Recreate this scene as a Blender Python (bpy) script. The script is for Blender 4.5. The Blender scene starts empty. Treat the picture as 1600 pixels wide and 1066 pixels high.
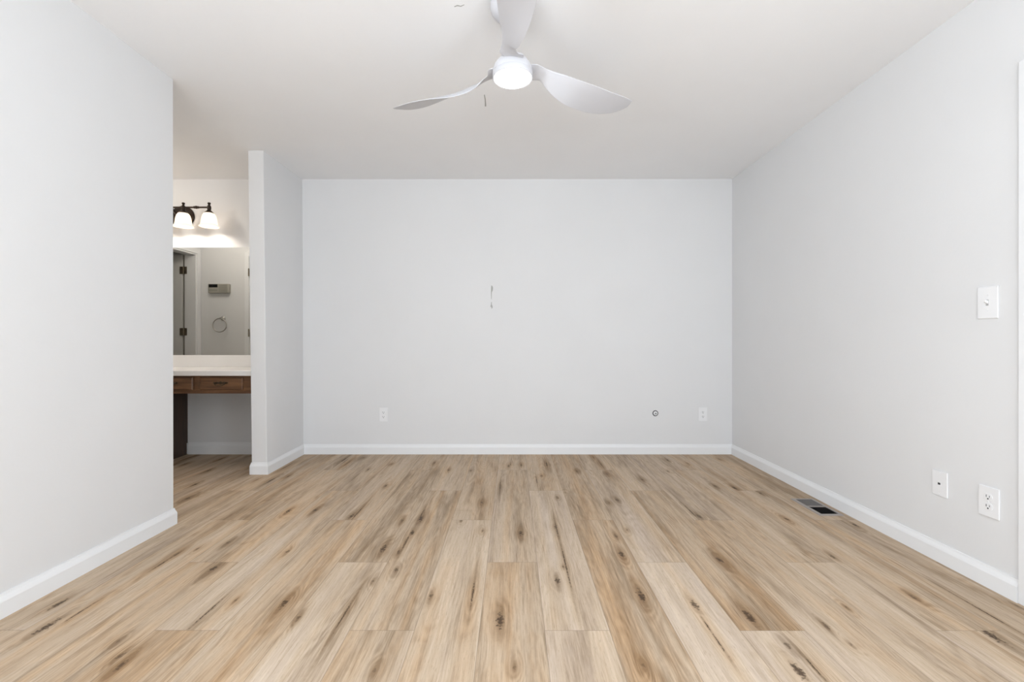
import bpy, bmesh, math, random
from mathutils import Vector, Matrix
PI = math.pi
SC = bpy.context.scene
COL = SC.collection

# ------------------------------------------------------------------ camera
cam_data = bpy.data.cameras.new('camera')
cam_data.sensor_width = 36.0
cam_data.lens = 36.0 * 720 / 1600
cam_data.clip_start = 0.02
cam = bpy.data.objects.new('camera', cam_data)
COL.objects.link(cam)
CAM_H = 1.0077
cam.location = (0, 0, CAM_H)
cam.rotation_euler = (PI / 2 - 0.0010, 0.0003, 0.0013)
SC.camera = cam

# ------------------------------------------------------------------ world, added window lights, exposure
world = bpy.data.worlds.new('world')
SC.world = world
world.use_nodes = True
world.node_tree.nodes['Background'].inputs['Color'].default_value = (0.86, 0.93, 1.0, 1)
world.node_tree.nodes['Background'].inputs['Strength'].default_value = 1.0


def area_light(name, loc, rot, sx, sy, power, col):
    l = bpy.data.lights.new(name, 'AREA')
    l.shape = 'RECTANGLE'
    l.size, l.size_y = sx, sy
    l.energy = power
    l.color = col
    o = bpy.data.objects.new(name, l)
    o.location, o.rotation_euler = loc, rot
    COL.objects.link(o)
    return o


def point_light(name, loc, power, col, r=0.03):
    l = bpy.data.lights.new(name, 'POINT')
    l.energy, l.color, l.shadow_soft_size = power, col, r
    o = bpy.data.objects.new(name, l)
    o.location = loc
    COL.objects.link(o)
    return o


# area lights outside three added, unseen windows, to light the room
# (rear window, and one window in each side wall, all behind the camera)
FILL_COL = (0.88, 0.945, 1.0)
area_light('rear_window_fill', (0.0, -2.35, 0.95), (math.radians(150), 0, 0), 2.9, 1.3, 180, FILL_COL)
area_light('left_window_fill', (-2.06, -0.85, 1.35), (math.radians(112), 0, -PI / 2), 1.3, 1.6, 118, FILL_COL)
area_light('right_window_fill', (2.14, -0.85, 1.35), (math.radians(112), 0, PI / 2), 1.3, 1.6, 92, FILL_COL)
vs = SC.view_settings
vs.view_transform = 'Standard'
vs.look = 'None'
vs.gamma = 1.0
vs.use_curve_mapping = False
vs.exposure = -0.36

# ------------------------------------------------------------------ dimensions (metres)
H = 2.44
XR, XL = 1.9458, -1.8605
YB, YN, YP = 4.0888, 2.523, 3.4726
YREAR = -1.8
XS, XS2 = -3.82, -3.95      # side wall of the vanity room: room face, far face
XF = -5.2


# ------------------------------------------------------------------ node helpers
def mat(name):
    m = bpy.data.materials.new(name)
    m.use_nodes = True
    nt = m.node_tree
    return m, nt, nt.nodes['Principled BSDF']


def nd(nt, typ, ins=None, **props):
    n = nt.nodes.new(typ)
    for k, v in props.items():
        setattr(n, k, v)
    for k, v in (ins or {}).items():
        if isinstance(v, bpy.types.NodeSocket):
            nt.links.new(v, n.inputs[k])
        else:
            n.inputs[k].default_value = v
    return n


def mth(nt, op, a, b=0.0, c=0.0, clamp=False):
    n = nd(nt, 'ShaderNodeMath', {0: a, 1: b, 2: c}, operation=op, use_clamp=clamp)
    return n.outputs[0]


def ramp(nt, v, lo, hi, a=0.0, b=1.0, smooth=True):
    n = nd(nt, 'ShaderNodeMapRange', {'Value': v, 'From Min': lo, 'From Max': hi, 'To Min': a, 'To Max': b},
           interpolation_type='SMOOTHSTEP' if smooth else 'LINEAR')
    return n.outputs[0]


def mixc(nt, f, a, b, blend='MIX'):
    n = nt.nodes.new('ShaderNodeMix')
    n.data_type = 'RGBA'
    n.blend_type = blend
    for s, v in ((n.inputs[0], f), (n.inputs[6], a), (n.inputs[7], b)):
        if isinstance(v, bpy.types.NodeSocket):
            nt.links.new(v, s)
        else:
            s.default_value = v
    return n.outputs[2]


def srgb(r, g, b):
    f = lambda c: c / 12.92 if c <= 0.04045 else ((c + 0.055) / 1.055) ** 2.4
    return (f(r / 255), f(g / 255), f(b / 255), 1)


def paint(name, col, rough=0.55, bump=0.0, scale=180.0, spec=0.3, metal=0.0):
    m, nt, p = mat(name)
    tc = nd(nt, 'ShaderNodeTexCoord').outputs['Object']
    n1 = nd(nt, 'ShaderNodeTexNoise', {'Vector': tc, 'Scale': 2.3, 'Detail': 3.0})
    f = ramp(nt, n1.outputs['Fac'], 0.3, 0.7, 0.985, 1.0)
    c = mixc(nt, 1.0, col, nd(nt, 'ShaderNodeCombineColor', {0: f, 1: f, 2: f}).outputs[0], 'MULTIPLY')
    nt.links.new(c, p.inputs['Base Color'])
    p.inputs['Roughness'].default_value = rough
    p.inputs['Specular IOR Level'].default_value = spec
    p.inputs['Metallic'].default_value = metal
    if bump:
        n2 = nd(nt, 'ShaderNodeTexNoise', {'Vector': tc, 'Scale': scale, 'Detail': 2.0})
        b = nd(nt, 'ShaderNodeBump', {'Height': n2.outputs['Fac'], 'Strength': bump, 'Distance': 0.002})
        nt.links.new(b.outputs[0], p.inputs['Normal'])
    return m


M = {}
M['wall'] = paint('wall_paint', (0.765, 0.765, 0.77, 1), 0.6, 0.12, 90, 0.25)
M['ceiling'] = paint('ceiling_paint', (0.92, 0.92, 0.93, 1), 0.8, 0.2, 60, 0.15)
M['trim'] = paint('trim_paint', (0.84, 0.845, 0.855, 1), 0.35, 0, 1, 0.4)
M['door'] = paint('door_paint', (0.78, 0.78, 0.77, 1), 0.4, 0, 1, 0.4)
M['plate'] = paint('white_plastic', (0.85, 0.85, 0.86, 1), 0.3, 0, 1, 0.45)
M['fan'] = paint('white_fan_lacquer', (0.60, 0.60, 0.63, 1), 0.35, 0, 1, 0.4)
M['slot'] = paint('dark_slot', (0.05, 0.05, 0.05, 1), 0.7)
M['slotgrey'] = paint('grey_slot', (0.40, 0.40, 0.40, 1), 0.7)
M['counter'] = paint('white_cultured_marble', (0.84, 0.82, 0.80, 1), 0.2, 0, 1, 0.5)
M['bronze'] = paint('oil_rubbed_bronze', (0.035, 0.024, 0.018, 1), 0.38, 0, 1, 0.5, 0.7)
M['brass'] = paint('antique_brass', (0.07, 0.052, 0.032, 1), 0.45, 0, 1, 0.5, 0.7)
M['hinge'] = paint('aged_brass_hinge', (0.22, 0.18, 0.13, 1), 0.4, 0, 1, 0.5, 0.8)
M['nickel'] = paint('brushed_nickel', (0.52, 0.50, 0.46, 1), 0.28, 0, 1, 0.5, 0.9)
M['steel'] = paint('grey_steel', (0.30, 0.30, 0.31, 1), 0.35, 0, 1, 0.5, 0.8)
M['reg'] = paint('taupe_register_metal', (0.35, 0.31, 0.285, 1), 0.4, 0, 1, 0.5, 0.35)
M['louver2'] = paint('shadowed_grey_louver', (0.15, 0.14, 0.135, 1), 0.5, 0, 1, 0.3, 0.2)
M['louver'] = paint('dark_louver', (0.10, 0.09, 0.085, 1), 0.45, 0, 1, 0.4, 0.3)
M['beige'] = paint('beige_plastic', (0.42, 0.40, 0.35, 1), 0.5, 0, 1, 0.35)
M['beige2'] = paint('grey_beige_plastic', (0.34, 0.33, 0.29, 1), 0.55, 0, 1, 0.35)
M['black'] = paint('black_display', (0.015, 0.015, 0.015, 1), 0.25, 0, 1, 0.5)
M['scuff'] = paint('grey_scuff', (0.42, 0.42, 0.40, 1), 0.9, 0, 1, 0.1)
M['gap_shade'] = paint('gap_shade_grey', (0.28, 0.27, 0.25, 1), 0.8)


def mirror_mat():
    m, nt, p = mat('mirror_silver')
    p.inputs['Base Color'].default_value = (0.77, 0.78, 0.76, 1)
    p.inputs['Metallic'].default_value = 1.0
    p.inputs['Roughness'].default_value = 0.0
    return m


M['mirror'] = mirror_mat()


def emit_mat(name, col, strength, base=(0.9, 0.9, 0.9, 1)):
    m, nt, p = mat(name)
    p.inputs['Base Color'].default_value = base
    p.inputs['Emission Color'].default_value = col
    p.inputs['Emission Strength'].default_value = strength
    p.inputs['Roughness'].default_value = 0.4
    return m


M['lens'] = emit_mat('lit_fan_lens', (1, 0.985, 0.96, 1), 2.6)


def shade_mat():
    m, nt, p = mat('opal_glass_shade')
    p.inputs['Base Color'].default_value = (0.9, 0.86, 0.8, 1)
    p.inputs['Roughness'].default_value = 0.25
    p.inputs['Emission Color'].default_value = (1.0, 0.90, 0.78, 1)
    p.inputs['Emission Strength'].default_value = 1.6
    tr = nd(nt, 'ShaderNodeBsdfTranslucent', {'Color': (0.42, 0.37, 0.31, 1)})
    mx = nd(nt, 'ShaderNodeMixShader', {0: 0.55, 1: p.outputs[0], 2: tr.outputs[0]})
    nt.links.new(mx.outputs[0], nt.nodes['Material Output'].inputs[0])
    return m


M['shade'] = shade_mat()
M['dome'] = emit_mat('added_lamp_dome', (1.0, 0.93, 0.84, 1), 5.0)  # glow of the added vanity-room ceiling lamp
M['bulb'] = emit_mat('lit_bulb', (1.0, 0.90, 0.78, 1), 190.0)


def oak_mat(name, dark, light, axis):
    m, nt, p = mat(name)
    tc = nd(nt, 'ShaderNodeTexCoord').outputs['Object']
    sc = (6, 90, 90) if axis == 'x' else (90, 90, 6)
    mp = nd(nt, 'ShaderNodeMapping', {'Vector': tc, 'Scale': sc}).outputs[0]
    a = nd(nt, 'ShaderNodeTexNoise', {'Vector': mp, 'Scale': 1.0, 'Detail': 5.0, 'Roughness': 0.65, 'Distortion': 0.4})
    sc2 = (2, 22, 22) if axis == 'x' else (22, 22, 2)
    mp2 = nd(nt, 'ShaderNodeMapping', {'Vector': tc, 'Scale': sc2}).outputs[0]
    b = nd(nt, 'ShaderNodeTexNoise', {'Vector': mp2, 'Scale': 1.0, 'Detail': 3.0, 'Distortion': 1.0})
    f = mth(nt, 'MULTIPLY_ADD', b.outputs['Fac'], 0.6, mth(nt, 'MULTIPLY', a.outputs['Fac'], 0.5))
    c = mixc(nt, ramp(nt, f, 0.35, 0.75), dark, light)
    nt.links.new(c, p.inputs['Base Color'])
    p.inputs['Roughness'].default_value = 0.4
    return m


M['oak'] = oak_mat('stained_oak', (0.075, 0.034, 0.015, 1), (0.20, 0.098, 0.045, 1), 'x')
M['oak_shaded'] = oak_mat('shaded_oak', (0.026, 0.012, 0.006, 1), (0.06, 0.028, 0.013, 1), 'z')  # same oak, darkened in colour for the unlit cabinet parts


# ------------------------------------------------------------------ mesh helpers
def tag(o, label, cat, group=None, kind=None):
    o['label'], o['category'] = label, cat
    if group:
        o['group'] = group
    if kind:
        o['kind'] = kind
    return o


def thing(name, label, cat, loc=(0, 0, 0), rz=0.0, group=None):
    o = bpy.data.objects.new(name, None)
    o.empty_display_size = 0.05
    o.location = loc
    o.rotation_euler = (0, 0, rz)
    COL.objects.link(o)
    return tag(o, label, cat, group)


def obj(name, bm, m, parent=None, smooth=False, bevel=0.0, segs=2):
    me = bpy.data.meshes.new(name)
    bmesh.ops.recalc_face_normals(bm, faces=bm.faces[:])
    bm.to_mesh(me)
    bm.free()
    for mm in (m if isinstance(m, (list, tuple)) else [m]):
        me.materials.append(mm)
    if smooth:
        for f in me.polygons:
            f.use_smooth = True
    o = bpy.data.objects.new(name, me)
    COL.objects.link(o)
    if parent:
        o.parent = parent
    if bevel:
        b = o.modifiers.new('bevel', 'BEVEL')
        b.width, b.segments, b.limit_method = bevel, segs, 'ANGLE'
        b.angle_limit = math.radians(40)
    if smooth:
        try:
            me.set_sharp_from_angle(angle=math.radians(40))
        except Exception:
            pass
    return o


def struct(name, bm, m, parent=None, **k):
    o = obj(name, bm, m, parent, **k)
    if not parent:
        o['kind'] = 'structure'
    return o


def box(bm, x0, x1, y0, y1, z0, z1, mi=0):
    vs_ = [bm.verts.new((x, y, z)) for x in (x0, x1) for y in (y0, y1) for z in (z0, z1)]
    for f in ((0, 1, 3, 2), (4, 6, 7, 5), (0, 4, 5, 1), (2, 3, 7, 6), (0, 2, 6, 4), (1, 5, 7, 3)):
        fc = bm.faces.new([vs_[i] for i in f])
        fc.material_index = mi
    return vs_


def bx(*a):
    bm = bmesh.new()
    box(bm, *a)
    return bm


def hexa(pts):
    """8 points: bottom ring of four, then top ring of four"""
    bm = bmesh.new()
    v = [bm.verts.new(p) for p in pts]
    for f in ((3, 2, 1, 0), (4, 5, 6, 7), (0, 1, 5, 4), (1, 2, 6, 5), (2, 3, 7, 6), (3, 0, 4, 7)):
        bm.faces.new([v[i] for i in f])
    return bm


def lathe(bm, prof, n=40, axis='z', o=(0, 0, 0), cap=True):
    rings = []
    for r, h in prof:
        ring = []
        for i in range(n):
            a = 2 * PI * i / n
            c, s = r * math.cos(a), r * math.sin(a)
            p = {'z': (c, s, h), 'y': (c, h, s), 'x': (h, c, s)}[axis]
            ring.append(bm.verts.new((p[0] + o[0], p[1] + o[1], p[2] + o[2])))
        rings.append(ring)
    for a, b in zip(rings, rings[1:]):
        for i in range(n):
            j = (i + 1) % n
            bm.faces.new((a[i], a[j], b[j], b[i]))
    if cap:
        bm.faces.new(rings[0])
        bm.faces.new(rings[-1])
    return bm


def tube(bm, pts, r, n=12, closed=False):
    pts = [Vector(p) for p in pts]
    N = len(pts)
    rings = []
    up = Vector((0.13, 0.2, 0.97)).normalized()
    for i, p in enumerate(pts):
        a = pts[(i - 1) % N] if closed or i else p
        b = pts[(i + 1) % N] if closed or i < N - 1 else p
        t = (b - a).normalized()
        u = t.cross(up)
        if u.length < 1e-3:
            u = t.cross(Vector((1, 0, 0)))
        u.normalize()
        w = t.cross(u)
        rr = r[i] if isinstance(r, (list, tuple)) else r
        rings.append([bm.verts.new(p + u * rr * math.cos(2 * PI * k / n) + w * rr * math.sin(2 * PI * k / n)) for k in range(n)])
    m = N if closed else N - 1
    for i in range(m):
        a, b = rings[i], rings[(i + 1) % N]
        for k in range(n):
            j = (k + 1) % n
            bm.faces.new((a[k], a[j], b[j], b[k]))
    if not closed:
        bm.faces.new(rings[0])
        bm.faces.new(rings[-1])
    return bm


def extrude_profile(bm, prof, path, close=False):
    """sweep a (out, z) profile along a 2D path with mitred corners; 'out' points to the right-hand side of the path"""
    P = [Vector(p) for p in path]
    rows = []
    for i, p in enumerate(P):
        d0 = (P[i] - P[i - 1]).normalized() if i else None
        d1 = (P[i + 1] - P[i]).normalized() if i < len(P) - 1 else None
        d0, d1 = d0 or d1, d1 or d0
        n0, n1 = Vector((d0.y, -d0.x)), Vector((d1.y, -d1.x))
        nn = (n0 + n1).normalized()
        k = 1 / max(0.2, nn.dot(n0))
        rows.append([bm.verts.new((p.x + nn.x * k * o, p.y + nn.y * k * o, z)) for o, z in prof])
    L = len(prof)
    for a, b in zip(rows, rows[1:]):
        for i in range(L):
            j = (i + 1) % L
            bm.faces.new((a[i], a[j], b[j], b[i]))
    bm.faces.new(rows[0])
    bm.faces.new(rows[-1])
    return bm


# ------------------------------------------------------------------ floor: one surface of long vinyl planks
PW, PX0, PL = 0.2261, -0.1153, 1.4925
PSTART = {1: 1.6, 0: 2.0925, 2: 2.585}
MARKS = [(-1.641, 1.622, 0.017, 0.05), (-1.584, 2.177, 0.01, 0.024), (-1.525, 2.227, 0.006, 0.012), (-1.419, 2.296, 0.01, 0.024),
         (-1.322, 2.029, 0.014, 0.036), (-1.737, 1.762, 0.014, 0.036), (-1.254, 1.469, 0.01, 0.024), (-1.322, 1.543, 0.006, 0.012),
         (-1.13, 1.728, 0.006, 0.012), (-1.075, 1.783, 0.006, 0.012), (-1.324, 2.721, 0.014, 0.036), (-1.173, 2.735, 0.014, 0.036),
         (-0.925, 2.642, 0.014, 0.036), (-1.075, 2.2, 0.01, 0.024), (-0.877, 1.761, 0.014, 0.036), (-0.78, 1.669, 0.01, 0.024),
         (-0.585, 1.926, 0.006, 0.012), (-0.512, 2.02, 0.01, 0.024), (-0.618, 2.571, 0.01, 0.024), (-0.527, 2.417, 0.014, 0.036),
         (-0.627, 2.228, 0.017, 0.05), (-0.519, 2.603, 0.017, 0.05), (-0.543, 2.191, 0.01, 0.024), (-0.323, 1.812, 0.01, 0.024),
         (-0.046, 1.66, 0.017, 0.05), (-0.192, 2.865, 0.01, 0.024), (-0.288, 2.574, 0.006, 0.012), (-0.159, 2.439, 0.006, 0.012),
         (-0.422, 1.405, 0.006, 0.012), (0.041, 2.406, 0.014, 0.036), (0.232, 2.484, 0.01, 0.024), (0.188, 1.933, 0.014, 0.036),
         (0.513, 2.166, 0.014, 0.036), (0.532, 2.375, 0.01, 0.024), (0.507, 1.824, 0.017, 0.05), (0.693, 1.752, 0.014, 0.036),
         (0.863, 1.676, 0.017, 0.05), (0.95, 2.115, 0.014, 0.036), (1.069, 2.642, 0.014, 0.036), (0.608, 2.45, 0.006, 0.012),
         (0.658, 2.913, 0.01, 0.024), (0.599, 2.866, 0.006, 0.012), (0.405, 1.429, 0.006, 0.012), (0.225, 2.05, 0.006, 0.012),
         (0.006, 1.417, 0.006, 0.012), (1.869, 2.52, 0.014, 0.036), (1.543, 2.604, 0.01, 0.024), (1.49, 2.149, 0.01, 0.024),
         (1.259, 1.741, 0.006, 0.012), (1.571, 1.805, 0.01, 0.024), (1.635, 1.57, 0.017, 0.05), (1.106, 1.626, 0.01, 0.024),
         (0.907, 1.525, 0.01, 0.024), (0.873, 1.402, 0.017, 0.05), (1.12, 1.529, 0.006, 0.012), (1.913, 1.753, 0.006, 0.012),
         (-1.664, 3.419, 0.01, 0.024), (-2.358, 3.567, 0.014, 0.036), (-2.224, 3.224, 0.014, 0.036), (-2.075, 2.942, 0.014, 0.036),
         (-2.484, 3.91, 0.014, 0.036), (-1.129, 3.599, 0.01, 0.024), (-0.88, 3.191, 0.01, 0.024), (-0.987, 3.758, 0.006, 0.012),
         (-0.646, 3.795, 0.01, 0.024), (-0.498, 3.583, 0.01, 0.024), (-0.324, 3.567, 0.006, 0.012), (0.495, 3.55, 0.01, 0.024),
         (0.711, 3.48, 0.01, 0.024), (0.938, 3.336, 0.01, 0.024), (0.663, 2.909, 0.01, 0.024), (1.197, 3.55, 0.01, 0.024),
         (0.287, 2.954, 0.006, 0.012), (1.4, 3.185, 0.01, 0.024), (1.634, 3.035, 0.01, 0.024), (1.514, 3.147, 0.014, 0.036),
         (1.547, 2.597, 0.01, 0.024), (1.753, 3.91, 0.01, 0.024), (-1.606, 1.706, 0.0035, 0.06), (-1.585, 2.083, 0.0035, 0.061),
         (-1.132, 1.71, 0.0035, 0.115), (-0.619, 1.684, 0.0035, 0.126), (-0.159, 1.841, 0.0035, 0.123), (0.235, 2.454, 0.0035, 0.122),
         (0.238, 2.078, 0.0035, 0.215), (0.687, 1.631, 0.0035, 0.044), (0.687, 1.529, 0.0035, 0.073), (1.049, 2.709, 0.0035, 0.116),
         (1.75, 1.701, 0.0035, 0.133), (0.928, 1.42, 0.0035, 0.065), (-0.086, 3.189, 0.0035, 0.122), (-0.906, 2.703, 0.0035, 0.121),
         (-0.534, 2.293, 0.0035, 0.104), (-0.527, 2.649, 0.0035, 0.121),]
# plank tone by column and course: (lightness, warmth)
TONE = {(0, -1): (-.25, .35), (0, 0): (0, -.1), (0, 1): (-.1, 0), (1, 0): (.45, -.35), (1, -1): (.5, -.35), (1, 1): (-.1, .2),
        (2, -1): (-.45, .5), (2, 0): (-.2, .4), (3, -1): (.75, -.2), (3, 0): (.12, -.3), (3, 1): (-.1, -.1),
        (4, 0): (-.3, .45), (4, -1): (.5, -.4), (4, 1): (0, -.2), (5, -1): (.25, .15), (5, 0): (-.1, -.3),
        (6, -1): (.15, .05), (6, 0): (-.15, .25), (6, 1): (-.1, 0), (7, 0): (-.1, .2), (7, -1): (.1, 0), (7, 1): (-.2, 0),
        (8, -1): (-.25, -.1), (8, 0): (-.25, .15), (-1, -1): (.4, .05), (-1, 0): (0, .1), (-2, 0): (-.3, .15), (-2, -1): (-.2, .3),
        (-2, 1): (-.05, .1), (-3, -1): (.3, -.15), (-3, 0): (-.4, .15), (-3, 1): (-.1, 0), (-4, -1): (-.05, .45), (-4, 0): (.25, -.2),
        (-5, 0): (.15, 0), (-5, -1): (0, .4), (-5, 1): (0, 0), (-6, -1): (-.1, .35), (-6, 0): (.05, .3), (-7, -1): (.2, .2),
        (-7, 0): (-.35, .2), (-8, 0): (-.15, -.1), (-8, -1): (-.1, -.1), (-8, 1): (-.2, .2)}


def build_floor():
    rnd = random.Random(5)
    bm = bmesh.new()
    lt = bm.faces.layers.float_vector.new('tone')
    lm = [(bm.verts.layers.float_color.new('mark%d' % i)) for i in range(6)]
    uvl = bm.verts.layers.float_vector.new('plank')
    tv = bm.verts.layers.float_vector.new('tonev')
    bm.faces.layers.float_vector.remove(lt)
    x_lo, x_hi, y_lo, y_hi = XF, XR + 0.05, YREAR - 0.05, YB + 0.05
    n0 = math.floor((x_lo - PX0) / PW)
    n1 = math.floor((x_hi - PX0) / PW)
    for n in range(n0, n1 + 1):
        s = PSTART[n % 3]
        k0 = math.floor((y_lo - s) / PL)
        k1 = math.floor((y_hi - s) / PL)
        for k in range(k0, k1 + 1):
            xa, xb = max(x_lo, PX0 + n * PW), min(x_hi, PX0 + (n + 1) * PW)
            ya, yb = max(y_lo, s + k * PL), min(y_hi, s + (k + 1) * PL)
            if xb - xa < 1e-4 or yb - ya < 1e-4:
                continue
            t = TONE.get((n, k), (rnd.uniform(-.3, .3), rnd.uniform(-.3, .4)))
            seed = rnd.uniform(0, 40)
            mk = [m for m in MARKS if math.floor((m[0] - PX0) / PW) == n and math.floor((m[1] - s) / PL) == k]
            if not mk:
                for _ in range(rnd.choice((2, 3, 4))):
                    mk.append((rnd.uniform(xa + .03, xb - .03), rnd.uniform(ya + .1, yb - .1), rnd.choice((.006, .01, .003)), rnd.choice((.012, .03, .08))))
            vv = []
            for x, y in ((xa, ya), (xb, ya), (xb, yb), (xa, yb)):
                v = bm.verts.new((x, y, 0))
                v[uvl] = ((x - (PX0 + n * PW)) / PW, (y - (s + k * PL)) / PL, 0)
                v[tv] = (t[0], t[1], seed)
                for i in range(6):
                    v[lm[i]] = mk[i] if i < len(mk) else (999.0, 999.0, 1.0, 1.0)
                vv.append(v)
            bm.faces.new(vv)
    m, nt, p = mat('oak_vinyl_planks')
    pos = nd(nt, 'ShaderNodeNewGeometry').outputs['Position']
    tone = nd(nt, 'ShaderNodeAttribute', attribute_name='tonev').outputs['Vector']
    plank = nd(nt, 'ShaderNodeAttribute', attribute_name='plank').outputs['Vector']
    ts = nd(nt, 'ShaderNodeSeparateXYZ', {0: tone})
    light, warm, seed = ts.outputs
    ps = nd(nt, 'ShaderNodeSeparateXYZ', {0: plank})
    xyz = nd(nt, 'ShaderNodeSeparateXYZ', {0: pos})
    # ragged outline for the knots
    rag = nd(nt, 'ShaderNodeTexNoise', {'Vector': pos, 'Scale': 80.0, 'Detail': 3.0})
    rgc = nd(nt, 'ShaderNodeSeparateColor', {0: rag.outputs['Color']})
    rx = mth(nt, 'MULTIPLY_ADD', rgc.outputs[0], 2.6, -1.3)
    ry = mth(nt, 'MULTIPLY_ADD', rgc.outputs[1], 2.6, -1.3)
    core = halo = streak = None
    shift = 0.0
    for i in range(6):
        a = nd(nt, 'ShaderNodeAttribute', attribute_name='mark%d' % i)
        s3 = nd(nt, 'ShaderNodeSeparateXYZ', {0: a.outputs['Vector']})
        dx = mth(nt, 'ADD', rx, mth(nt, 'DIVIDE', mth(nt, 'SUBTRACT', xyz.outputs[0], s3.outputs[0]), s3.outputs[2]))
        dy = mth(nt, 'ADD', ry, mth(nt, 'DIVIDE', mth(nt, 'SUBTRACT', xyz.outputs[1], s3.outputs[1]), a.outputs['Alpha']))
        d = mth(nt, 'SQRT', mth(nt, 'ADD', mth(nt, 'MULTIPLY', dx, dx), mth(nt, 'MULTIPLY', dy, dy)))
        c = ramp(nt, d, 1.0, 0.3)
        dxr = mth(nt, 'SUBTRACT', xyz.outputs[0], s3.outputs[0])
        dh = mth(nt, 'SQRT', mth(nt, 'ADD', mth(nt, 'POWER', mth(nt, 'DIVIDE', dxr, mth(nt, 'ADD', s3.outputs[2], 0.022)), 2.0),
                                 mth(nt, 'POWER', mth(nt, 'DIVIDE', mth(nt, 'SUBTRACT', xyz.outputs[1], s3.outputs[1]),
                                                      mth(nt, 'MULTIPLY_ADD', a.outputs['Alpha'], 1.6, 0.05)), 2.0)))
        h = ramp(nt, dh, 1.6, 0.0)
        sk = ramp(nt, mth(nt, 'SQRT', mth(nt, 'ADD', mth(nt, 'POWER', mth(nt, 'DIVIDE', mth(nt, 'SUBTRACT', xyz.outputs[0], s3.outputs[0]), mth(nt, 'MULTIPLY_ADD', s3.outputs[2], 0.9, 0.006)), 2.0),
                                                       mth(nt, 'POWER', mth(nt, 'DIVIDE', dy, 3.6), 2.0))), 1.1, 0.0)
        c = mth(nt, 'MULTIPLY', c, ramp(nt, a.outputs['Alpha'], 0.008, 0.045, 0.35, 0.85))
        streak = sk if streak is None else mth(nt, 'MAXIMUM', streak, sk)
        core = c if core is None else mth(nt, 'MAXIMUM', core, c)
        halo = h if halo is None else mth(nt, 'MAXIMUM', halo, h)
        shift = mth(nt, 'MULTIPLY_ADD', mth(nt, 'MULTIPLY', dxr, h), -0.55, shift)
    gx = mth(nt, 'ADD', xyz.outputs[0], shift)
    so = mth(nt, 'MULTIPLY', seed, 3.7)

    def noise(sx, sy, detail=4.0, dist=0.0, rough=0.55):
        v = nd(nt, 'ShaderNodeCombineXYZ', {0: mth(nt, 'MULTIPLY_ADD', gx, sx, so), 1: mth(nt, 'MULTIPLY', xyz.outputs[1], sy), 2: seed})
        return nd(nt, 'ShaderNodeTexNoise', {'Vector': v.outputs[0], 'Scale': 1.0, 'Detail': detail, 'Distortion': dist, 'Roughness': rough}).outputs['Fac']

    band = noise(9.0, 0.9, 2.0, 0.6)
    band2 = noise(26.0, 1.3, 3.0, 0.8)
    fine = noise(150.0, 7.0, 4.0, 0.0, 0.7)
    pores = noise(280.0, 28.0, 2.0, 0.0, 0.6)
    blotch = noise(11.0, 4.5, 3.0, 1.2)
    # growth-ring figure bending around the knots
    ringv = noise(7.0, 0.75, 1.0, 0.0)
    ring = mth(nt, 'SINE', mth(nt, 'MULTIPLY_ADD', ringv, 130.0, mth(nt, 'MULTIPLY', halo, 14.0)))
    ringm = mth(nt, 'MULTIPLY', ring, ramp(nt, blotch, 0.42, 0.66, 0.0, 1.0))
    v = mth(nt, 'MULTIPLY_ADD', light, 0.25, 0.48)
    v = mth(nt, 'MULTIPLY_ADD', mth(nt, 'SUBTRACT', band, 0.5), 1.0, v)
    v = mth(nt, 'MULTIPLY_ADD', mth(nt, 'SUBTRACT', band2, 0.5), 0.75, v)
    v = mth(nt, 'MULTIPLY_ADD', mth(nt, 'SUBTRACT', fine, 0.5), 1.05, v)
    v = mth(nt, 'MULTIPLY_ADD', ringm, 0.10, v)
    thin = noise(75.0, 2.2, 3.0, 0.3, 0.6)
    v = mth(nt, 'MULTIPLY_ADD', ramp(nt, thin, 0.56, 0.74), -0.24, v)
    v = mth(nt, 'MULTIPLY_ADD', mth(nt, 'MULTIPLY', streak, ramp(nt, fine, 0.35, 0.6, 0.4, 1.0)), -0.42, v)
    v = mth(nt, 'MULTIPLY_ADD', halo, -0.22, v)
    c = nd(nt, 'ShaderNodeValToRGB', {0: v})
    el = c.color_ramp.elements
    el[0].position, el[0].color = 0.0, (0.27, 0.19, 0.12, 1)
    el[1].position, el[1].color = 1.0, (0.68, 0.555, 0.425, 1)
    e = el.new(0.5)
    e.color = (0.52, 0.40, 0.285, 1)
    col = c.outputs[0]
    hue = noise(13.0, 0.5, 2.0, 0.3)
    wv = mth(nt, 'MULTIPLY_ADD', mth(nt, 'SUBTRACT', hue, 0.5), 3.0, mth(nt, 'MULTIPLY_ADD', mth(nt, 'SUBTRACT', blotch, 0.5), 0.9, mth(nt, 'MULTIPLY_ADD', halo, 0.4, warm)))
    wf = mth(nt, 'MULTIPLY', wv, 0.9, clamp=True)
    gf = mth(nt, 'MULTIPLY', wv, -0.9, clamp=True)
    col = mixc(nt, wf, col, mixc(nt, 1.0, col, (1.0, 0.87, 0.72, 1), 'MULTIPLY'))
    col = mixc(nt, gf, col, mixc(nt, 1.0, col, (0.97, 0.995, 1.08, 1), 'MULTIPLY'))
    pr = ramp(nt, pores, 0.58, 0.70, 0.0, 0.42)
    col = mixc(nt, pr, col, (0.36, 0.26, 0.17, 1))
    col = mixc(nt, core, col, (0.050, 0.030, 0.018, 1))
    # hairline joints between the planks
    ex = mth(nt, 'MULTIPLY', mth(nt, 'MINIMUM', ps.outputs[0], mth(nt, 'SUBTRACT', 1.0, ps.outputs[0])), PW)
    ey = mth(nt, 'MULTIPLY', mth(nt, 'MINIMUM', ps.outputs[1], mth(nt, 'SUBTRACT', 1.0, ps.outputs[1])), PL)
    ed = ramp(nt, mth(nt, 'MINIMUM', ex, ey), 0.0022, 0.0004, 0.0, 0.38)
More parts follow.
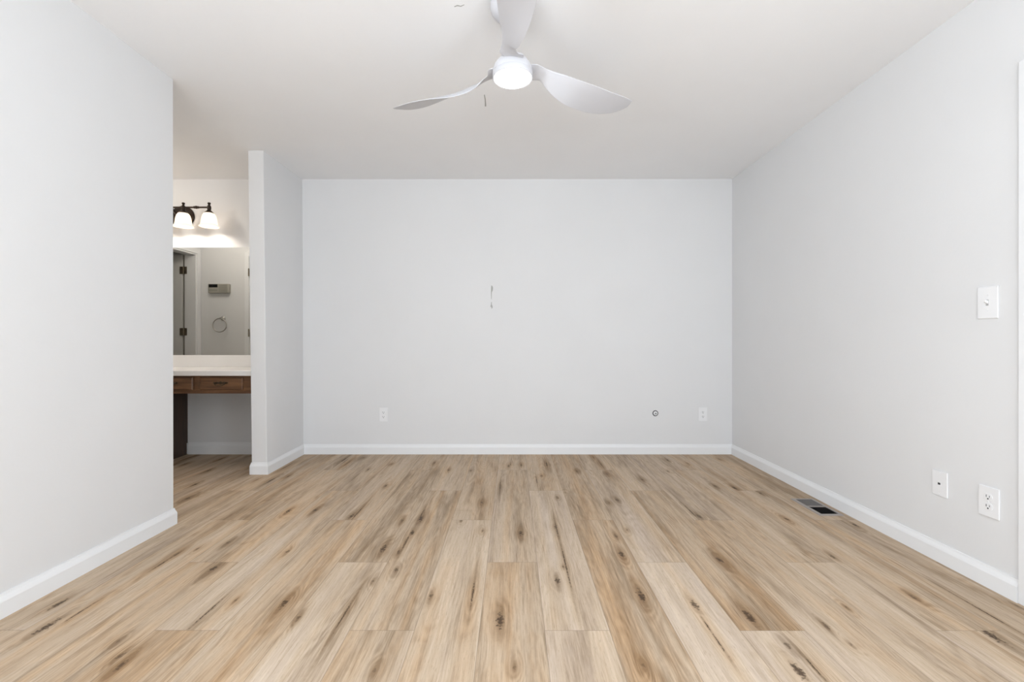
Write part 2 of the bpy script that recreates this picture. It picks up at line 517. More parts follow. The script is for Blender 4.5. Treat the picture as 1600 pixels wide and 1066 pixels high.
    col = mixc(nt, ed, col, (0.10, 0.07, 0.05, 1))
    nt.links.new(col, p.inputs['Base Color'])
    nt.links.new(ramp(nt, fine, 0.3, 0.7, 0.52, 0.66), p.inputs['Roughness'])
    p.inputs['Specular IOR Level'].default_value = 0.16
    hgt = mth(nt, 'MULTIPLY_ADD', pores, -0.4, mth(nt, 'MULTIPLY_ADD', fine, 0.4, mth(nt, 'MULTIPLY', ed, -2.5)))
    b = nd(nt, 'ShaderNodeBump', {'Height': hgt, 'Strength': 0.12, 'Distance': 0.002})
    nt.links.new(b.outputs[0], p.inputs['Normal'])
    struct('floor', bm, m)


build_floor()

# ------------------------------------------------------------------ shell
struct('ceiling', bx(XF, XR + 0.12, YREAR - 0.12, YB + 0.12, H, H + 0.1), M['ceiling'])
struct('wall_back', bx(XF, XR + 0.12, YB, YB + 0.12, -0.02, H + 0.005), M['wall'])
DY0, DY1, DH = 0.89, 1.707, 2.014          # door in the right wall
SWY0, SWY1, WZ0, WZ1 = -1.50, -0.20, 0.65, 2.25      # added side windows behind the camera, unseen, to light the room


def side_window_wall(bm, x0, x1):
    box(bm, x0, x1, YREAR - 0.12, SWY0, -0.02, H + 0.005)
    box(bm, x0, x1, SWY0, SWY1, -0.02, WZ0)
    box(bm, x0, x1, SWY0, SWY1, WZ1, H + 0.005)


bm = bmesh.new()
box(bm, XR, XR + 0.12, DY1, YB + 0.005, -0.02, H + 0.005)
box(bm, XR, XR + 0.12, SWY1, DY0, -0.02, H + 0.005)
side_window_wall(bm, XR, XR + 0.12)
box(bm, XR, XR + 0.12, DY0, DY1, DH, H + 0.005)
struct('wall_right', bm, M['wall'])
bm = bmesh.new()
box(bm, XL - 0.125, XL, SWY1, YN, -0.02, H + 0.005)
side_window_wall(bm, XL - 0.125, XL)
struct('wall_left', bm, M['wall'])
# short partition beside the vanity room, a little out of plumb as in the photo
struct('wall_partition', hexa([(-1.968, YP, -.02), (-1.852, YP, -.02), (-1.858, YB + .01, -.02), (-1.985, YB + .01, -.02),
                               (-1.994, YP, H + .004), (-1.878, YP, H + .004), (-1.866, YB + .01, H + .004), (-1.99, YB + .01, H + .004)]), M['wall'], bevel=0.004)
# wall opposite the vanity mirror, with a door opening at x -3.235 .. -2.47
OX0, OX1 = -3.235, -2.47
bm = bmesh.new()
box(bm, XF, OX0, YN - 0.125, YN, -0.02, H + 0.005)
box(bm, OX1, XL - 0.125, YN - 0.125, YN, -0.02, H + 0.005)
box(bm, OX0, OX1, YN - 0.125, YN, 2.045, H + 0.005)
struct('wall_vanity_front', bm, M['wall'])
# side wall of the vanity room with a doorway
SY0, SY1, SH = 2.60, 3.36, 2.06
bm = bmesh.new()
box(bm, XS2, XS, YN, SY0, -0.02, H + 0.005)
box(bm, XS2, XS, SY1, YB, -0.02, H + 0.005)
box(bm, XS2, XS, SY0, SY1, SH, H + 0.005)
struct('wall_vanity_side', bm, M['wall'])
struct('wall_far_left', bx(XF - 0.1, XF, YN - 0.125, YB + 0.1, -0.02, H + 0.005), M['wall'])
# rear wall behind the camera with a wide window added to light the room
WX0, WX1 = -1.45, 1.45
bm = bmesh.new()
box(bm, XL - 0.125, WX0, YREAR - 0.12, YREAR, -0.02, H + 0.005)
box(bm, WX1, XR + 0.12, YREAR - 0.12, YREAR, -0.02, H + 0.005)
box(bm, WX0, WX1, YREAR - 0.12, YREAR, -0.02, WZ0)
box(bm, WX0, WX1, YREAR - 0.12, YREAR, WZ1, H + 0.005)
struct('wall_rear', bm, M['wall'])
bm = bmesh.new()
for a, b_ in ((WX0, WX0 + .05), (-0.03, 0.03), (WX1 - .05, WX1)):
    box(bm, a, b_, YREAR - 0.10, YREAR - 0.04, WZ0, WZ1)
box(bm, WX0 + .05, WX1 - .05, YREAR - 0.10, YREAR - 0.04, WZ0, WZ0 + .05)
box(bm, WX0 + .05, WX1 - .05, YREAR - 0.10, YREAR - 0.04, WZ1 - .05, WZ1)
struct('added_window_1', bm, M['trim'])
for nm, x0 in (('added_window_2', XL - 0.10), ('added_window_3', XR + 0.04)):  # frames of the added side windows
    bm = bmesh.new()
    for a, b_ in ((SWY0, SWY0 + .05), (SWY1 - .05, SWY1)):
        box(bm, x0, x0 + .06, a, b_, WZ0, WZ1)
    box(bm, x0, x0 + .06, SWY0 + .05, SWY1 - .05, WZ0, WZ0 + .05)
    box(bm, x0, x0 + .06, SWY0 + .05, SWY1 - .05, WZ1 - .05, WZ1)
    struct(nm, bm, M['trim'])

# baseboards
BB = [(0.0, 0.0), (0.013, 0.0), (0.013, 0.060), (0.011, 0.067), (0.006, 0.080), (0.0045, 0.088), (0.0, 0.088)]
BBT = [(o, z * 1.2) for o, z in BB]


def base(name, path, prof=BB):
    return struct(name, extrude_profile(bmesh.new(), prof, path), M['trim'])


# path direction chosen so that the profile points into the room (right-hand side of travel)
base('baseboard_back', [(-1.858, YB), (XR, YB)])
base('baseboard_right', [(XR, YB), (XR, DY1 + 0.06)])
base('baseboard_left', [(XL, YREAR), (XL, YN), (OX1 - 0.0 + 0.06, YN)][:3])
base('baseboard_partition', [(-1.972, YB - 0.6), (-1.968, YP), (-1.852, YP), (-1.858, YB)])
base('baseboard_vanity', [(-2.875, YB), (-1.985, YB)], BBT)
base('baseboard_rear', [(XR, YREAR), (XL, YREAR)])

# ------------------------------------------------------------------ doors
# door_1: right wall, closed, only its casing edge reaches the picture
CW = 0.060


def casing(bm, axis, wall, out, a0, a1, h, cw=CW, t=0.012):
    lo, hi = sorted((wall, wall + out * t))
    for u0, u1, z0, z1 in ((a0 - cw, a0, 0, h + cw), (a1, a1 + cw, 0, h + cw), (a0, a1, h, h + cw)):
        if axis == 'y':
            box(bm, lo, hi, u0, u1, z0, z1)
        else:
            box(bm, u0, u1, lo, hi, z0, z1)


bm = bmesh.new()
casing(bm, 'y', XR, -1, DY0, DY1, DH)
d1 = struct('door_1', bm, M['trim'], bevel=0.004)
dl = obj('door_leaf', bx(XR + 0.03, XR + 0.065, DY0 + .004, DY1 - .004, 0.008, DH - .004), M['door'], d1)
bm = lathe(bmesh.new(), [(0.028, 0.0), (0.028, -.006), (0.011, -.010), (0.011, -.035), (0.026, -.045), (0.028, -.058), (0.018, -.068)], 24, 'x', (XR + .03, DY0 + .07, 0.93))
obj('knob', bm, M['nickel'], dl, smooth=True)


def hinge(parent, loc, rz, leafw=0.043):
    """hinge opened flat: two leaves, a knuckle and screw heads; faces local -Y"""
    bm = bmesh.new()
    box(bm, -leafw, -0.004, -0.0025, 0, -0.0445, 0.0445)
    box(bm, 0.004, leafw, -0.0025, 0, -0.0445, 0.0445)
    for z in (-.0355, -.0180, 0.0, .0180, .0355):
        lathe(bm, [(0.0062, z - .0085), (0.0062, z + .0085)], 14, 'z', (0, -0.003, 0))
    for sx in (-1, 1):
        for z in (-.03, 0, .03):
            lathe(bm, [(0.0042, -.0025), (0.003, -.0036)], 10, 'y', (sx * (.014 + .012 * (abs(z) > 0)), 0, z))
    o = obj('hinge', bm, M['hinge'], parent)
    o.location = loc
    o.rotation_euler = (0, 0, rz)
    return o


# door_2: doorway in the vanity room's side wall, its leaf folded open into the next room (seen in the mirror)
bm = bmesh.new()
casing(bm, 'y', XS, 1, SY0, SY1, SH, 0.057)
box(bm, XS2, XS, SY0, SY0 + .018, 0, SH)
box(bm, XS2, XS, SY1 - .018, SY1, 0, SH)
box(bm, XS2, XS, SY0 + .018, SY1 - .018, SH - .018, SH)
d2 = struct('door_2', bm, M['trim'])
JY = SY0 + .018
dl2 = obj('door_leaf', bx(XS2 - 0.035 - 0.74, XS2 - 0.032, JY - 0.036, JY - 0.001, 0.01, SH - .02), M['door'], d2)
obj('gap_shade_strip', bx(XS2 - 0.032, XS2, JY - 0.03, JY - 0.012, 0.0, SH - .02), M['gap_shade'], d2)  # strip coloured dark for the shade in the gap beside the leaf
for z in (1.856, 1.115, 0.30):
    hinge(dl2, (XS2 - 0.017, JY, z), PI)
# door_3: closed door in the wall opposite the mirror, hinge edge just in sight
bm = bmesh.new()
casing(bm, 'x', YN, 1, OX0 + .01, OX1 - .01, 2.035, 0.055)
d3 = struct('door_3', bm, M['trim'], bevel=0.004)
dl3 = obj('door_leaf', bx(OX0 + .006, OX1 - .013, YN - 0.034, YN + 0.001, 0.01, 2.032), M['door'], d3)
for z in (1.84, 1.10, 0.30):
    b_ = bmesh.new()
    for k in range(-2, 3):
        lathe(b_, [(0.0075, k * .018 - .0085), (0.0075, k * .018 + .0085)], 14, 'z')
    lathe(b_, [(0.005, .044), (0.005, .050), (0.002, .053)], 10, 'z')
    o = obj('hinge', b_, M['hinge'], dl3, smooth=True)
    o.location = (OX0 + .012, YN + .018, z)

# ------------------------------------------------------------------ ceiling fan
FX, FY, FZ = 0.039, 1.94, 2.158
fan = thing('ceiling_fan', 'white ceiling fan with three curved blades and a lit round lamp', 'ceiling fan', (FX, FY, 0))
fan.rotation_euler = (0, -0.018, 0)      # the rotor hangs slightly out of level
bm = lathe(bmesh.new(), [(0.074, 2.4395), (0.074, 2.425)], 40)
obj('mounting_bracket', bm, M['steel'], fan, smooth=True)
bm = lathe(bmesh.new(), [(0.082, 2.424), (0.089, 2.421), (0.090, 2.412), (0.086, 2.395), (0.072, 2.375), (0.05, 2.358), (0.026, 2.348), (0.018, 2.345)], 48)
obj('canopy', bm, M['fan'], fan, smooth=True)
bm = lathe(bmesh.new(), [(0.0135, 2.36), (0.0135, 2.21)], 24)
obj('downrod', bm, M['fan'], fan, smooth=True)
bm = lathe(bmesh.new(), [(0.022, 2.212), (0.03, 2.206), (0.05, 2.192), (0.066, 2.178), (0.077, 2.162), (0.083, 2.146), (0.084, 2.132)], 56)
obj('motor_housing', bm, M['fan'], fan, smooth=True)
kit = obj('lamp_ring', lathe(bmesh.new(), [(0.082, 2.134), (0.0845, 2.131), (0.0845, 2.112), (0.0815, 2.109), (0.079, 2.112), (0.079, 2.13)], 56), M['fan'], fan, smooth=True)
obj('lamp_lens', lathe(bmesh.new(), [(0.0785, 2.120), (0.0780, 2.110), (0.070, 2.105), (0.05, 2.101), (0.025, 2.0985), (0.004, 2.098)], 56), M['lens'], kit, smooth=True)
# r, v_cw, z_cw, v_ccw, z_ccw (v tangential, z from the blade plane)
BL = [(.030, -.018, .012, .018, -.002), (.085, -.050, .010, .046, -.004), (.112, -.046, .012, .023, -.012), (.145, -.041, .012, .010, -.014), (.185, -.040, .011, .014, -.040),
      (.23, -.043, .010, .025, -.055), (.30, -.048, .006, .045, -.062), (.38, -.053, .001, .066, -.056), (.45, -.054, -.002, .077, -.050), (.52, -.052, -.004, .076, -.042),
      (.58, -.046, -.001, .064, -.032), (.62, -.037, .003, .050, -.021), (.648, -.027, .008, .034, -.010), (.664, -.018, .011, .020, -.002)]


def blade_bm():
    bm = bmesh.new()
    NV = 15
    th = 0.0045

    def cat(P, t):
        i = min(int(t), len(P) - 2)
        f = t - i
        a, b, c, d = P[max(i - 1, 0)], P[i], P[i + 1], P[min(i + 2, len(P) - 1)]
        return [0.5 * (2 * q + (r - p) * f + (2 * p - 5 * q + 4 * r - s) * f * f + (3 * q - p - 3 * r + s) * f ** 3) for p, q, r, s in zip(a, b, c, d)]

    NR = 60
    top, bot = [], []
    for i in range(NR + 1):
        r, va, za, vb, zb = cat(BL, i / NR * (len(BL) - 1))
        R0, R1 = [], []
        for j in range(NV + 1):
            s = j / NV
            v = va + (vb - va) * s
            z = za + (zb - za) * s + 0.10 * (vb - va) * (s * (1 - s)) * 1.0
            e = th * (1 - abs(2 * s - 1) ** 3) * (0.75 + 0.9 * max(0, 1 - (r - .05) / .2)) + 0.0012
            R0.append(bm.verts.new((r, v, z + e)))
            R1.append(bm.verts.new((r, v, z - e)))
        top.append(R0)
        bot.append(R1)
    for i in range(NR):
        for j in range(NV):
            bm.faces.new((top[i][j], top[i + 1][j], top[i + 1][j + 1], top[i][j + 1]))
            bm.faces.new((bot[i][j], bot[i][j + 1], bot[i + 1][j + 1], bot[i + 1][j]))
        bm.faces.new((top[i][0], bot[i][0], bot[i + 1][0], top[i + 1][0]))
        bm.faces.new((top[i][NV], top[i + 1][NV], bot[i + 1][NV], bot[i][NV]))
    for k in (0, NR):
        for j in range(NV):
            bm.faces.new((top[k][j], top[k][j + 1], bot[k][j + 1], bot[k][j]))
    return bm


bl0 = obj('blade', blade_bm(), M['fan'], fan, smooth=True)
for i, a in enumerate((30, 150, 270)):
    b_ = bl0 if i == 0 else bl0.copy()
    if i:
        COL.objects.link(b_)
        b_.parent = fan
    b_.location = (0, 0, FZ)
    b_.rotation_euler = (0, 0, math.radians(a))

# ------------------------------------------------------------------ wall plates (built facing -Y, then turned)
def plate_bm(w, h, t=0.006):
    return bx(-w / 2, w / 2, -t, 0, -h / 2, h / 2)


def duplex(loc, rz, label, w, h):
    t = thing('wall_outlet', label, 'outlet', loc, rz, 'wall outlets')
    obj('cover_plate', plate_bm(w, h), M['plate'], t, bevel=0.0025)
    for sz in (1, -1):
        bm = bmesh.new()
        pr = []
        for i in range(32):
            a = 2 * PI * i / 32
            pr.append((0.0172 * math.cos(a), max(-.0138, min(.0138, 0.0172 * math.sin(a)))))
        fr = [bm.verts.new((x, -0.0078, z)) for x, z in pr]
        bk = [bm.verts.new((x * 1.03, -0.004, z * 1.03)) for x, z in pr]
        bm.faces.new(fr)
        bm.faces.new(bk)
        for i in range(32):
            bm.faces.new((fr[i], fr[(i + 1) % 32], bk[(i + 1) % 32], bk[i]))
        r = obj('receptacle', bm, M['plate'], t)
        r.location = (0, 0, sz * 0.0195)
        s = bmesh.new()
        box(s, -.0078, -.0052, -.0082, -.0060, -.001, .0085)
        box(s, .0052, .0074, -.0082, -.0060, 0, .0075)
        lathe(s, [(0.0031, -.0082), (0.0031, -.0060)], 14, 'y', (0, 0, -.0068))
        obj('slots', s, M['slot'], r)
    obj('screw', lathe(bmesh.new(), [(0.0032, -.006), (0.0026, -.0072)], 14, 'y'), M['plate'], t, smooth=True)
    return t


duplex((-1.1446, YB, 0.350), 0, 'white duplex outlet low on the back wall, near the partition', 0.074, 0.122)
duplex((1.686, YB, 0.352), 0, 'white duplex outlet low on the back wall, beside the right corner', 0.074, 0.122)
duplex((XR, 1.881, 0.349), -PI / 2, 'large white duplex outlet low on the right wall, nearest the door trim', 0.083, 0.124)

t = thing('phone_jack', 'white wall plate with one small dark phone socket, between outlet and floor vent', 'phone jack', (XR, 2.0966, 0.357), -PI / 2)
obj('cover_plate', plate_bm(0.075, 0.114), M['plate'], t, bevel=0.0025)
bm = bmesh.new()
box(bm, -.0085, .0085, -.0075, -.005, -.0075, .0055)
so = obj('jack_socket', bm, M['plate'], t)
obj('opening', bx(-.006, .006, -.0079, -.0060, -.0050, .0042), M['slot'], so)
for z in (-.048, .048):
    o = obj('screw', lathe(bmesh.new(), [(0.0032, -.006), (0.0026, -.0072)], 14, 'y'), M['plate'], t, smooth=True)
    o.location = (0, 0, z)

t = thing('light_switch', 'white toggle light switch on the right wall beside the door trim', 'light switch', (XR, 1.886, 1.162), -PI / 2)
obj('cover_plate', plate_bm(0.082, 0.131), M['plate'], t, bevel=0.003)
obj('toggle_slot', bx(-.0052, .0052, -.0064, -.005, -.012, .012), M['slotgrey'], t)
bm = hexa([(-.004, -.018, .003), (.004, -.018, .003), (.0045, -.005, -.006), (-.0045, -.005, -.006),
           (-.004, -.019, .012), (.004, -.019, .012), (.0045, -.005, .008), (-.0045, -.005, .008)])
obj('toggle', bm, M['plate'], t, bevel=0.001)
for z in (-.030, .030):
    o = obj('screw', lathe(bmesh.new(), [(0.0032, -.006), (0.0026, -.0072)], 14, 'y'), M['plate'], t, smooth=True)
    o.location = (0, 0, z)

t = thing('cable_jack', 'bare round coaxial cable jack in a hole on the back wall', 'cable jack', (1.2663, YB, 0.3616))
obj('hole', lathe(bmesh.new(), [(0.026, 0.0), (0.025, -.0012), (0.004, -.0013)], 28, 'y'), M['slot'], t)
obj('wall_ring', lathe(bmesh.new(), [(0.0185, -.0012), (0.0185, -.006), (0.0165, -.008), (0.007, -.008), (0.007, -.0012)], 28, 'y'), M['plate'], t, smooth=True)
obj('connector', lathe(bmesh.new(), [(0.0062, -.001), (0.0062, -.020), (0.0045, -.021)], 6, 'y'), M['steel'], t)

# ------------------------------------------------------------------ floor register
rx0, rx1, ry0, ry1 = 1.765, 1.905, 2.646, 2.930
t = thing('floor_register', 'taupe metal floor vent with two dark openings beside the right baseboard', 'floor vent', ((rx0 + rx1) / 2, (ry0 + ry1) / 2, 0))
w2, l2 = (rx1 - rx0) / 2, (ry1 - ry0) / 2
bm = bmesh.new()
fr = 0.020


def slope_bar(x0, x1, y0, y1, ox0, ox1, oy0, oy1):
    v = [bm.verts.new(p) for p in ((ox0, oy0, .0003), (ox1, oy0, .0003), (ox1, oy1, .0003), (ox0, oy1, .0003), (x0, y0, .005), (x1, y0, .005), (x1, y1, .005), (x0, y1, .005))]
    for f in ((3, 2, 1, 0), (4, 5, 6, 7), (0, 1, 5, 4), (1, 2, 6, 5), (2, 3, 7, 6), (3, 0, 4, 7)):
        bm.faces.new([v[i] for i in f])


e = 0.005
slope_bar(-w2 + e, -w2 + fr, -l2 + e, l2 - e, -w2, -w2 + fr, -l2, l2)
slope_bar(w2 - fr, w2 - e, -l2 + e, l2 - e, w2 - fr, w2, -l2, l2)
slope_bar(-w2 + fr, w2 - fr, -l2 + e, -l2 + fr, -w2 + fr, w2 - fr, -l2, -l2 + fr)
slope_bar(-w2 + fr, w2 - fr, l2 - fr, l2 - e, -w2 + fr, w2 - fr, l2 - fr, l2)
slope_bar(-w2 + fr, w2 - fr, -.007, .007, -w2 + fr, w2 - fr, -.007, .007)
obj('frame', bm, M['reg'], t)
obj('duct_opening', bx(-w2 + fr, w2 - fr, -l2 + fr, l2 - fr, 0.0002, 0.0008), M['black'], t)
for sgn in (1, -1):
    bm = bmesh.new()
    y = 0.012
    while y < l2 - fr - .006:
        yy = sgn * y
        if sgn > 0:      # far bank: slats lean back and show their face
            hexpts = [(-w2 + fr, yy, .001), (w2 - fr, yy, .001), (w2 - fr, yy + .0008, .001), (-w2 + fr, yy + .0008, .001),
                      (-w2 + fr, yy + .0055, .0042), (w2 - fr, yy + .0055, .0042), (w2 - fr, yy + .0063, .0042), (-w2 + fr, yy + .0063, .0042)]
        else:            # near bank: slats lean forward
            hexpts = [(-w2 + fr, yy, .001), (w2 - fr, yy, .001), (w2 - fr, yy + .0008, .001), (-w2 + fr, yy + .0008, .001),
                      (-w2 + fr, yy - .0045, .0040), (w2 - fr, yy - .0045, .0040), (w2 - fr, yy - .0041, .0040), (-w2 + fr, yy - .0041, .0040)]
        v = [bm.verts.new(p) for p in hexpts]
        for f in ((3, 2, 1, 0), (4, 5, 6, 7), (0, 1, 5, 4), (1, 2, 6, 5), (2, 3, 7, 6), (3, 0, 4, 7)):
            bm.faces.new([v[i] for i in f])
        y += 0.0085 if sgn > 0 else 0.011
    obj('louver_bank', bm, M['louver2'] if sgn > 0 else M['louver'], t)

# ------------------------------------------------------------------ scuffs left on the paint
def blob(name, outline, m, label, cat, axis, wall, th):
    bm = bmesh.new()
    a = [bm.verts.new((x, wall - th, z) if axis == 'y' else (x, z, wall - th)) for x, z in outline]
    b = [bm.verts.new((x, wall, z) if axis == 'y' else (x, z, wall)) for x, z in outline]
    bm.faces.new(a)
    bm.faces.new(b)
    for i in range(len(a)):
        bm.faces.new((a[i], a[(i + 1) % len(a)], b[(i + 1) % len(b)], b[i]))
    return tag(obj(name, bm, m), label, cat)


def wp(u, v, d):          # offsets in photograph-sized steps around a centre, in metres
    return (u * d, v * d)


k = 0.00568
cx, cz = -0.1905, 1.4977
blob('paint_scuff', [(cx + x * k, cz - z * k) for x, z in ((.3, 0.2), (1.6, .6), (2.6, 2.5), (2.9, 5), (2.4, 8.5), (1.2, 10.5), (.9, 14), (.9, 18), (.7, 22), (0.1, 21.5),
     (-.3, 14), (-.2, 7), (0, 3))], M['scuff'], 'grey vertical scuff on the back wall, longer upper mark', 'paint scuff', 'y', YB, 0.0006)
blob('paint_scuff', [(cx + x * k, cz - z * k) for x, z in ((.2, 26), (1, 26), (1.1, 30), (2.2, 32.5), (2.3, 34.5), (1.2, 36.6), (.3, 36), (.4, 34), (-1.2, 33.6), (-.4, 30))],
     M['scuff'], 'grey hooked scuff on the back wall, small lower mark', 'paint scuff', 'y', YB, 0.0006)
blob('ceiling_scratch', [(-.1632 + x, y) for x, y in ((-.003, 2.685), (.0015, 2.685), (.004, 2.74), (.003, 2.80), (.002, 2.818), (-.006, 2.818), (-.004, 2.79), (-.002, 2.74))],
     M['scuff'], 'thin grey scratch on the ceiling beside the fan lamp', 'ceiling mark', 'z', H, 0.0006)
blob('ceiling_scratch', [(-.250, 1.975), (-.235, 1.967), (-.222, 1.972), (-.206, 1.964), (-.205, 1.967), (-.221, 1.977), (-.236, 1.973), (-.249, 1.979)],
     M['scuff'], 'short pale scratch on the ceiling left of the fan canopy', 'ceiling mark', 'z', H, 0.0006)

# ------------------------------------------------------------------ vanity
CT = 0.777
XV0, XV1 = XS, -1.9795
YC = 3.526
t = thing('vanity_countertop', 'white vanity countertop with backsplash under the wall mirror', 'countertop', (0, 0, 0))
obj('slab', bx(XV0 + .001, XV1 + .001, YC, YB - .001, CT - .040, CT), M['counter'], t, bevel=0.004)
obj('backsplash', bx(XV0 + .001, XV1 - .006, YB - .020, YB - .001, CT, 0.8796), M['counter'], t, bevel=0.003)

XP = -2.884
t = thing('vanity_cabinet', 'oak vanity base cabinet, coloured darker for shade, at the left of the knee space', 'cabinet', (0, 0, 0))
obj('cabinet_body', bx(XV0 + .002, XP - .018, YC + .045, YB - .002, 0.10, CT - .0405), M['oak_shaded'], t)
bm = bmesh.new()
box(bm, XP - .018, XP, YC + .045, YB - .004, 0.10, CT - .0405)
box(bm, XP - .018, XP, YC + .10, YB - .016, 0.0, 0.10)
obj('side_panel', bm, M['oak_shaded'], t)
obj('toe_kick', bx(XV0 + .002, XP - .018, YC + .11, YC + .125, 0.0, 0.10), M['oak_shaded'], t)
for x0, x1 in ((-3.78, -3.36), (-3.33, -2.92)):
    d = obj('door', bx(x0, x1, YC + .025, YC + .045, 0.13, 0.70), M['oak'], t, bevel=0.004)
    o = obj('knob', lathe(bmesh.new(), [(0.006, 0), (0.006, -.012), (0.015, -.02), (0.012, -.028)], 18, 'y'), M['brass'], d, smooth=True)
    o.location = (x1 - .04 if x0 < -3.5 else x0 + .04, YC + .025, 0.62)

YA = YC + 0.036
t = thing('drawer_apron', 'brown oak apron with two shallow drawers under the countertop', 'drawer unit', (0, 0, 0))
bm = bmesh.new()
box(bm, XP + .001, XV1 + .002, YA, YA + .02, 0.598, CT - .0405)
obj('face_frame', bm, M['oak'], t)
obj('drawer_box', bx(XP + .02, XV1 - .02, YA + .02, YB - .15, 0.625, CT - .05), M['oak_shaded'], t)


def pull_bm():
    bm = bmesh.new()
    # pierced back plate with pointed ends
    out = [(-.060, 0), (-.050, .008), (-.040, .004), (-.030, .010), (-.016, .006), (0, .013), (.016, .006), (.030, .010), (.040, .004), (.050, .008), (.060, 0)]
    pts = out + [(x, -z * .9) for x, z in reversed(out[1:-1])]
    a = [bm.verts.new((x, -.0022, z)) for x, z in pts]
    b = [bm.verts.new((x, 0, z)) for x, z in pts]
    bm.faces.new(a)
    bm.faces.new(b)
    for i in range(len(a)):
        bm.faces.new((a[i], a[(i + 1) % len(a)], b[(i + 1) % len(b)], b[i]))
    return bm


def bail_bm():
    bm = bmesh.new()
    tube(bm, [(-.040, -.004, .002), (-.040, -.014, .001), (-.037, -.017, -.008), (-.022, -.019, -.016), (0, -.020, -.018), (.022, -.019, -.016), (.037, -.017, -.008), (.040, -.014, .001), (.040, -.004, .002)], 0.0032, 10)
    for x in (-.040, .040):
        lathe(bm, [(0.0065, -.001), (0.0065, -.008), (0.004, -.012)], 14, 'y', (x, 0, .002))
    return bm


for x0, x1 in ((-2.800, -2.463), (-2.409, -2.080)):
    bm = bmesh.new()
    # raised front with a bevelled border
    y0, y1 = YA - .022, YA
    z0, z1, b = 0.628, 0.724, 0.006
    for (a0, a1, c0, c1) in ((x0, x1, z0, z1),):
        v = [bm.verts.new(p) for p in ((a0, y1, c0), (a1, y1, c0), (a1, y1, c1), (a0, y1, c1), (a0, y0 + .006, c0), (a1, y0 + .006, c0), (a1, y0 + .006, c1), (a0, y0 + .006, c1),
                                       (a0 + b, y0, c0 + b), (a1 - b, y0, c0 + b), (a1 - b, y0, c1 - b), (a0 + b, y0, c1 - b))]
        for f in ((0, 1, 2, 3), (0, 1, 5, 4), (1, 2, 6, 5), (2, 3, 7, 6), (3, 0, 4, 7), (4, 5, 9, 8), (5, 6, 10, 9), (6, 7, 11, 10), (7, 4, 8, 11), (8, 9, 10, 11)):
            bm.faces.new([v[i] for i in f])
    d = obj('drawer', bm, M['oak'], t)
    h = obj('handle', bail_bm(), M['brass'], d, smooth=True)
    xc = (x0 + x1) / 2
    h.location = (xc, y0 - .001, 0.680)
    p_ = obj('handle_plate', pull_bm(), M['brass'], d)
    p_.location = (xc, y0 - .0005, 0.682)

tag(obj('wall_mirror', bx(XV0 + .01, -1.996, YB - .006, YB - .0005, 0.8805, 1.8344), M['mirror']),
    'large frameless wall mirror above the vanity countertop', 'mirror')

# vanity light: four-lamp bronze bar
VY, VZ = 3.945, 2.150
VC = -2.93
t = thing('vanity_light', 'bronze vanity light bar with opal glass bell shades above the mirror', 'vanity light', (VC, 0, 0))
bm = lathe(bmesh.new(), [(0.103, -.001), (0.108, -.006), (0.104, -.014), (0.085, -.022), (0.05, -.030), (0.02, -.034)], 40, 'y', (0, 0, 0))
for v in bm.verts:
    v.co.z *= 0.90
o = obj('back_plate', bm, M['bronze'], t, smooth=True)
o.location = (0.004, YB, 2.105)
bm = bmesh.new()
tube(bm, [(0, YB - .03, 2.105), (0, YB - .08, 2.115), (0, VY, VZ)], 0.010, 14)
obj('arm', bm, M['bronze'], t, smooth=True)
bm = bmesh.new()
SPX = [-0.331, -0.111, 0.110, 0.331]
tube(bm, [(SPX[0], VY, VZ), (SPX[3], VY, VZ)], 0.0075, 14)
for i in range(3):
    xm = (SPX[i] + SPX[i + 1]) / 2
    for dx, r in ((-.016, .0105), (0, .013), (.016, .0105)):
        lathe(bm, [(0.0075, xm + dx - .008), (r, xm + dx - .004), (r, xm + dx + .004), (0.0075, xm + dx + .008)], 16, 'x', (0, VY, VZ))
obj('bar', bm, M['bronze'], t, smooth=True)
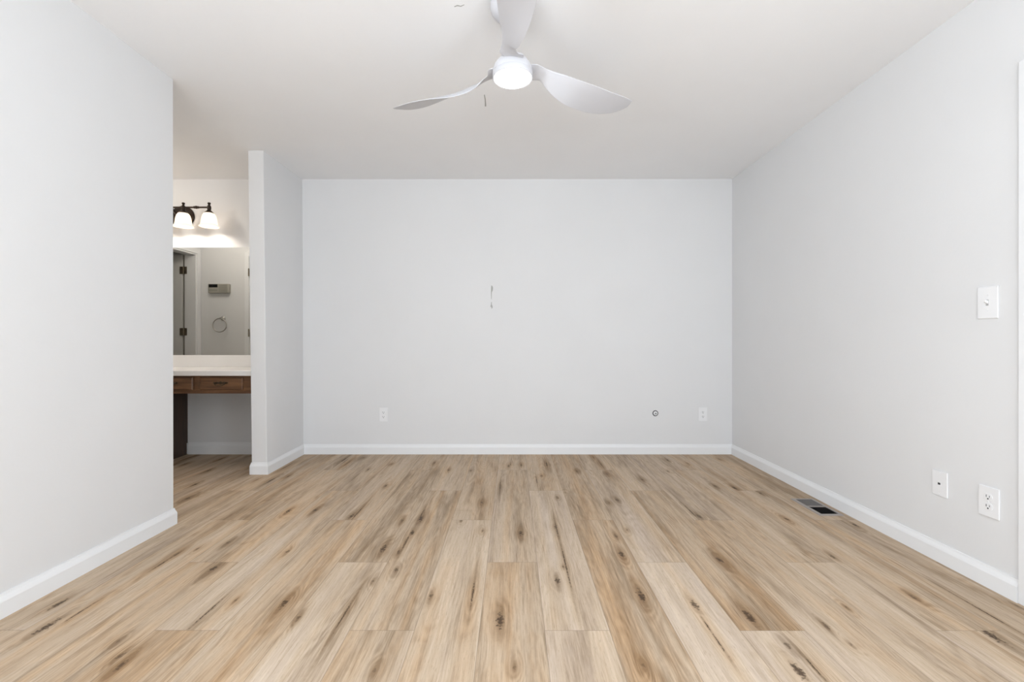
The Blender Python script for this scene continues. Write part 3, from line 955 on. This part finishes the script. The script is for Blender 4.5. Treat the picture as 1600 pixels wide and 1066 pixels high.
for x in SPX:
    s = obj('lamp_shade', lathe(bmesh.new(), [(0.030, 2.102), (0.040, 2.096), (0.050, 2.080), (0.057, 2.055), (0.061, 2.025), (0.065, 2.002), (0.072, 1.990), (0.078, 1.986),
                                              (0.078, 1.982), (0.070, 1.985), (0.062, 1.998), (0.058, 2.024), (0.054, 2.054), (0.047, 2.078), (0.038, 2.092), (0.028, 2.099)], 40, cap=False), M['shade'], t, smooth=True)
    s.location = (x, VY, 0)
    f = obj('fitter', lathe(bmesh.new(), [(0.003, 2.192), (0.010, 2.190), (0.013, 2.182), (0.009, 2.175), (0.008, 2.168), (0.013, 2.163), (0.016, 2.15), (0.0155, 2.135), (0.013, 2.128), (0.020, 2.118), (0.034, 2.106), (0.038, 2.099), (0.034, 2.099)], 28), M['bronze'], s, smooth=True)
    bulb = obj('bulb', lathe(bmesh.new(), [(0.012, 2.10), (0.013, 2.085), (0.022, 2.062), (0.026, 2.042), (0.022, 2.022), (0.010, 2.012), (0.002, 2.011)], 24), M['bulb'], s, smooth=True)

# small flush ceiling lamp added to brighten the vanity room, out of view
o = struct('added_ceiling_light', lathe(bmesh.new(), [(0.02, H), (0.10, H), (0.10, H - .012), (0.092, H - .02), (0.075, H - .045), (0.04, H - .062), (0.004, H - .066)], 36), M['dome'], smooth=True)
o.location = (-3.2, 3.2, 0)
point_light('vanity_room_fill', (-3.2, 3.2, H - 0.15), 14, (1.0, 0.915, 0.81), 0.10)

# ------------------------------------------------------------------ things on the wall opposite the mirror (seen reflected)
t = thing('towel_ring', 'brushed nickel towel ring on the wall, reflected in the mirror', 'towel ring', (-3.545, YN, 1.20), PI)
obj('mount', lathe(bmesh.new(), [(0.028, 0), (0.028, -.006), (0.022, -.012), (0.014, -.020), (0.012, -.048), (0.014, -.052), (0.006, -.055)], 24, 'y', (0, 0, .078)), M['nickel'], t, smooth=True)
bm = bmesh.new()
tube(bm, [(0.082 * math.sin(2 * PI * i / 48) + .016, -.046, 0.082 * math.cos(2 * PI * i / 48) - .005) for i in range(48)], 0.0058, 10, closed=True)
obj('ring', bm, M['nickel'], t, smooth=True)

t = thing('wall_intercom', 'beige wall intercom with a dark display, above the towel ring in the mirror', 'intercom', (-3.575, YN, 1.643), PI)
obj('housing', bx(-.125, .130, -.045, 0, -.058, .056), M['beige'], t, bevel=0.008)
# local +X runs towards world -X here, so the display sits on local +X
obj('display', bx(.012, .118, -.0465, -.044, .012, .050), M['black'], t)
obj('button_row', bx(.014, .118, -.0475, -.044, -.034, -.008), M['beige2'], t, bevel=0.002)
bm = bmesh.new()
for i in range(9):
    z = -.044 + i * .0105
    box(bm, -.105, -.005, -.0475, -.044, z, z + .005)
obj('speaker_grille', bm, M['beige2'], t)
